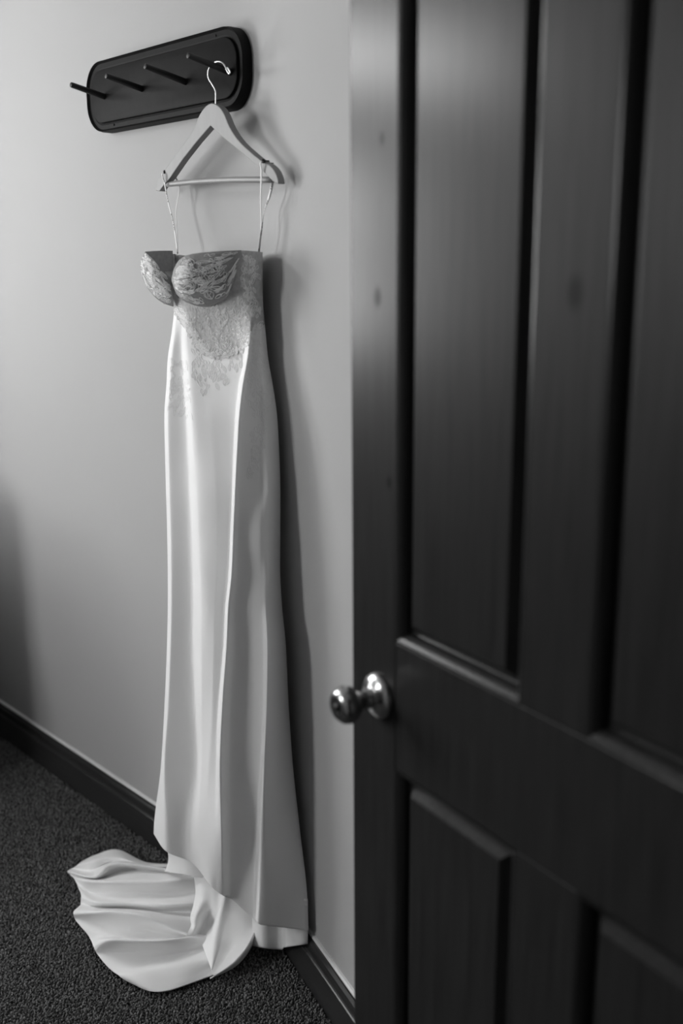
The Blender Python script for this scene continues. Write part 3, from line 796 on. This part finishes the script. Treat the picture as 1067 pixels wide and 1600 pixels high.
# back layer of the hem showing below the skirt at the right
def build_under():
    cols, rows = 60, 26; V = []
    for r in range(rows):
        t = r / (rows - 1); s = np.linspace(0, 1, cols)
        x = 394 + 87 * s + 0 * t
        yb = np.where(s < .55, 1478 + 6 * np.sin(s / .55 * PI / 2), 1481 - 6 * (s - .55) / .45)
        y = 1405 + (yb - 1405) * t
        n = .100 - .036 * s + .010 * np.sin(s * 9) + np.where(s > .55, .012 * np.clip((s - .55) / .06, 0, 1), 0)
        V.append(at_n(x, y, np.maximum(n, .06)))
    V = np.array(V)
    o = recalc(mesh('under_hem', V.reshape(-1, 3), grid_faces(rows, cols), 'satin', gown))
    md = o.modifiers.new('thick', 'SOLIDIFY'); md.thickness = 0.0015
build_under()

# train: folds of cloth spread on the carpet, fanning out from the foot of the skirt
def loft(feats, along_n, per):
    # feats: feature lines from back to front, each a list of (pixel x, pixel y, height); returns a grid of points
    F = np.array([smooth_path(np.array(f, float), along_n) for f in feats])     # feature, along, 3
    k = len(feats); s = np.linspace(0, k - 1, (k - 1) * per + 1)
    G = np.zeros((len(s), along_n, 3))
    for c in range(along_n):
        x, y, z = (pchip_row(None, F[:, c, q], s) for q in range(3))
        G[:, c] = at_z(x, y, np.maximum(z, .011))
    return G
def line(pts, z, m=(.6, .95, 1, 1, 1)): return [(x, y, z * q) for (x, y), q in zip(pts, m)]
TRAIN = [
 line([(127,1347),(150,1336),(184,1328),(230,1348),(288,1350)], .030, (.6, .9, 1, .9, 1)),
 line([(121,1352),(148,1345),(180,1340),(224,1351),(288,1355)], .050),
 line([(113,1357),(140,1362),(166,1350),(196,1345),(288,1360)], .034, (.5, .7, 1, 1, 1)),
 line([(106,1362),(147,1370),(170,1353),(205,1350),(288,1364)], .066, (.3, .8, 1, 1, .6)),
 line([(109,1366),(149,1374),(184,1363),(216,1360),(290,1368)], .030, (.5, .6, 1, 1, 1.1)),
 line([(116,1373),(154,1378),(200,1377),(255,1376),(308,1370)], .074, (.35, .9, 1, 1, .9)),
 line([(122,1386),(148,1397),(200,1397),(262,1399),(324,1394)], .036, (.7, .5, 1, 1, 1.2)),
 line([(127,1401),(152,1410),(205,1411),(265,1413),(327,1408)], .042, (.5, 1, .9, 1.1, 1.1)),
 line([(126,1413),(157,1418),(208,1420),(260,1425),(322,1428)], .011, (1, 1, 1, 1, 1.3)),
 line([(115,1426),(150,1425),(185,1425),(238,1435),(293,1459)], .074, (.45, .9, 1, .9, .5)),
 line([(118,1437),(156,1442),(202,1453),(245,1456),(296,1463)], .030, (.6, 1, 1.1, .9, .7)),
 line([(139,1463),(166,1462),(205,1466),(250,1467),(300,1465)], .011, (1, 1, 1, 1, 1)),
 line([(147,1480),(168,1469),(205,1470),(255,1470),(310,1461)], .062, (.45, 1, 1, .9, .5)),
 line([(153,1492),(185,1490),(225,1487),(275,1482),(340,1466)], .030, (.6, .9, 1, 1, .8)),
 line([(171,1513),(205,1512),(240,1503),(285,1492),(348,1478)], .014, (.9, 1, 1, 1, 1)),
 line([(184,1523),(212,1522),(250,1515),(296,1506),(350,1492)], .028, (.7, 1, 1, 1, .8)),
 line([(196,1531),(228,1541),(260,1537),(298,1527),(348,1505)], .018, (.8, 1, 1, 1, .9)),
 line([(206,1536),(236,1549),(263,1548),(297,1537),(338,1522)], .012, (1, 1, 1, 1, 1)),
]
DRAPE = [
 [(300,1350,.130),(306,1394,.080),(298,1432,.058),(299,1446,.050),(290,1464,.040)],
 [(316,1362,.136),(316,1402,.090),(306,1436,.064),(305,1449,.052),(297,1466,.034)],
 [(334,1374,.130),(330,1410,.084),(321,1434,.046),(314,1449,.034),(304,1468,.024)],
 [(346,1382,.124),(341,1422,.074),(331,1444,.036),(320,1456,.026),(312,1470,.020)],
 [(352,1395,.122),(346,1424,.086),(339,1452,.060),(334,1480,.046),(330,1514,.028)],
 [(361,1396,.118),(358,1428,.081),(350,1458,.055),(343,1486,.041),(331,1518,.026)],
 [(384,1398,.116),(381,1440,.074),(368,1470,.048),(354,1498,.034),(333,1522,.024)],
 [(400,1400,.118),(400,1442,.074),(387,1476,.050),(364,1504,.036),(334,1525,.022)],
 [(406,1402,.104),(405,1446,.050),(391,1482,.028),(367,1510,.018),(328,1529,.012)],
]
def build_train():
    A, B = loft(TRAIN, 130, 12), loft(DRAPE, 90, 12)
    v, f = join([(list(G.reshape(-1, 3)), grid_faces(*G.shape[:2])) for G in (A, B)])
    o = mesh('train', v, f, 'satin', gown)
    recalc(o)
    md = o.modifiers.new('thick', 'SOLIDIFY'); md.thickness = 0.0025; md.offset = 0
    o['label'] = 'white train folded on the carpet'
    # the tuck where the skirt turns under at the left
    rows, cols = 24, 40; G = np.zeros((rows, cols, 3))
    for i in range(rows):
        t = i / (rows - 1); s = np.linspace(0, 1, cols)
        x = 257 + 6 * np.sin(PI * t) * (1 - s) + s * (60 + 10 * t) ; y = 1318 + 44 * t + 12 * s
        n = .150 - .05 * t + .035 * np.sin(PI * np.clip(s, 0, 1)) * (.4 + .6 * t)
        G[i] = at_n(x, y, n)
    q = recalc(mesh('tuck', G.reshape(-1, 3), grid_faces(rows, cols), 'satin', gown))
    md = q.modifiers.new('thick', 'SOLIDIFY'); md.thickness = 0.0015
build_train()

# ribbon loops from the side seams up over the hanger
def ribbon(name, pts, w, m, twist=None):
    P = smooth_path(pts, 40); V = []; n = len(P)
    T = np.gradient(P, axis=0); T /= np.linalg.norm(T, axis=1)[:, None]
    for i in range(n):
        a = math.radians(np.interp(i / (n - 1), *zip(*twist)))
        side = UL * math.cos(a) + NL * math.sin(a); side = side - T[i] * (side @ T[i]); side /= np.linalg.norm(side)
        V += [P[i] - side * w / 2, P[i] + side * w / 2]
    f = grid_faces(n, 2)
    o = mesh(name, V, f, m, gown)
    uv = o.data.uv_layers.new(name='UVMap')
    for pl in o.data.polygons:
        for li in pl.loop_indices:
            vi = o.data.loops[li].vertex_index; uv.data[li].uv = (vi % 2, vi // 2 / (n - 1))
    md = o.modifiers.new('thick', 'SOLIDIFY'); md.thickness = 0.0006; md.offset = 0
    return o
def hp(x, y, b): a, z = hpt(x, y); return H(a, b, z)
seamR = at_n(405, 394, .055); seamL = at_n(277.5, 396, .058)
ribbon('hanger_loop', [hp(416.5, 254, -.012), hp(416.5, 254, .012), hp(416, 268, .011), hp(413, 310, .008), at_n(408, 350, hn + .004), seamR], .0042, 'ribbon', [(0, 0), (1, 20)])
ribbon('hanger_loop', [hp(417, 254, -.012), hp(418.5, 275, -.011), hp(417, 300, -.008), at_n(413, 330, hn - .004), at_n(408.5, 360, hn), seamR + NL * .001], .0060, 'ribbon_print', [(0, -30), (.3, -25), (.6, 30), (.8, 70), (1, 80)])
ribbon('hanger_loop', [hp(262, 272, -.012), hp(262, 271, .012), hp(264, 288, .010), hp(266.5, 315, .006), at_n(271, 350, .05), seamL], .0045, 'ribbon_print', [(0, 0), (1, 10)])
ribbon('hanger_loop', [hp(263, 272, -.012), hp(271, 286, -.012), hp(273, 300, -.010), at_n(275, 330, .04), at_n(277, 360, .048), seamL - NL * .001], .0040, 'ribbon', [(0, 0), (1, 30)])

# unseen chair, added left of the frame to shade the wall's foot
def shade_chair(c):
    r = tag(empty('shade_chair', c), 'unseen grey upholstered chair added to shade the foot of the rack wall', 'shade_chair')
    a, b = UL, NL
    def cushion(name, u0, u1, n0, n1, z0, z1, bev=.04):
        o = boxes(name, [(c + a * u0 + b * n0 + Z * z0, a, b, Z, u1 - u0, n1 - n0, z1 - z0)], 'throw', r, bev)
        o.modifiers['bevel'].segments = 4; return o
    cushion('seat', -.26, .26, -.25, .42, .16, .44); cushion('backrest', -.36, .36, -.45, -.25, .16, .98, .06)
    cushion('armrest', -.38, -.26, -.25, .42, .16, .60); cushion('armrest', .26, .38, -.25, .42, .16, .60)
    for u in (-.32, .32):
        for n in (-.38, .38):
            v, f = lathe(c + a * u + b * n, Z, [(0, 0), (0, .018), (.17, .028), (.17, 0)], 14); recalc(mesh('leg', v, f, 'jamb', r))
shade_chair(W(-3.15, 0.85, 0))
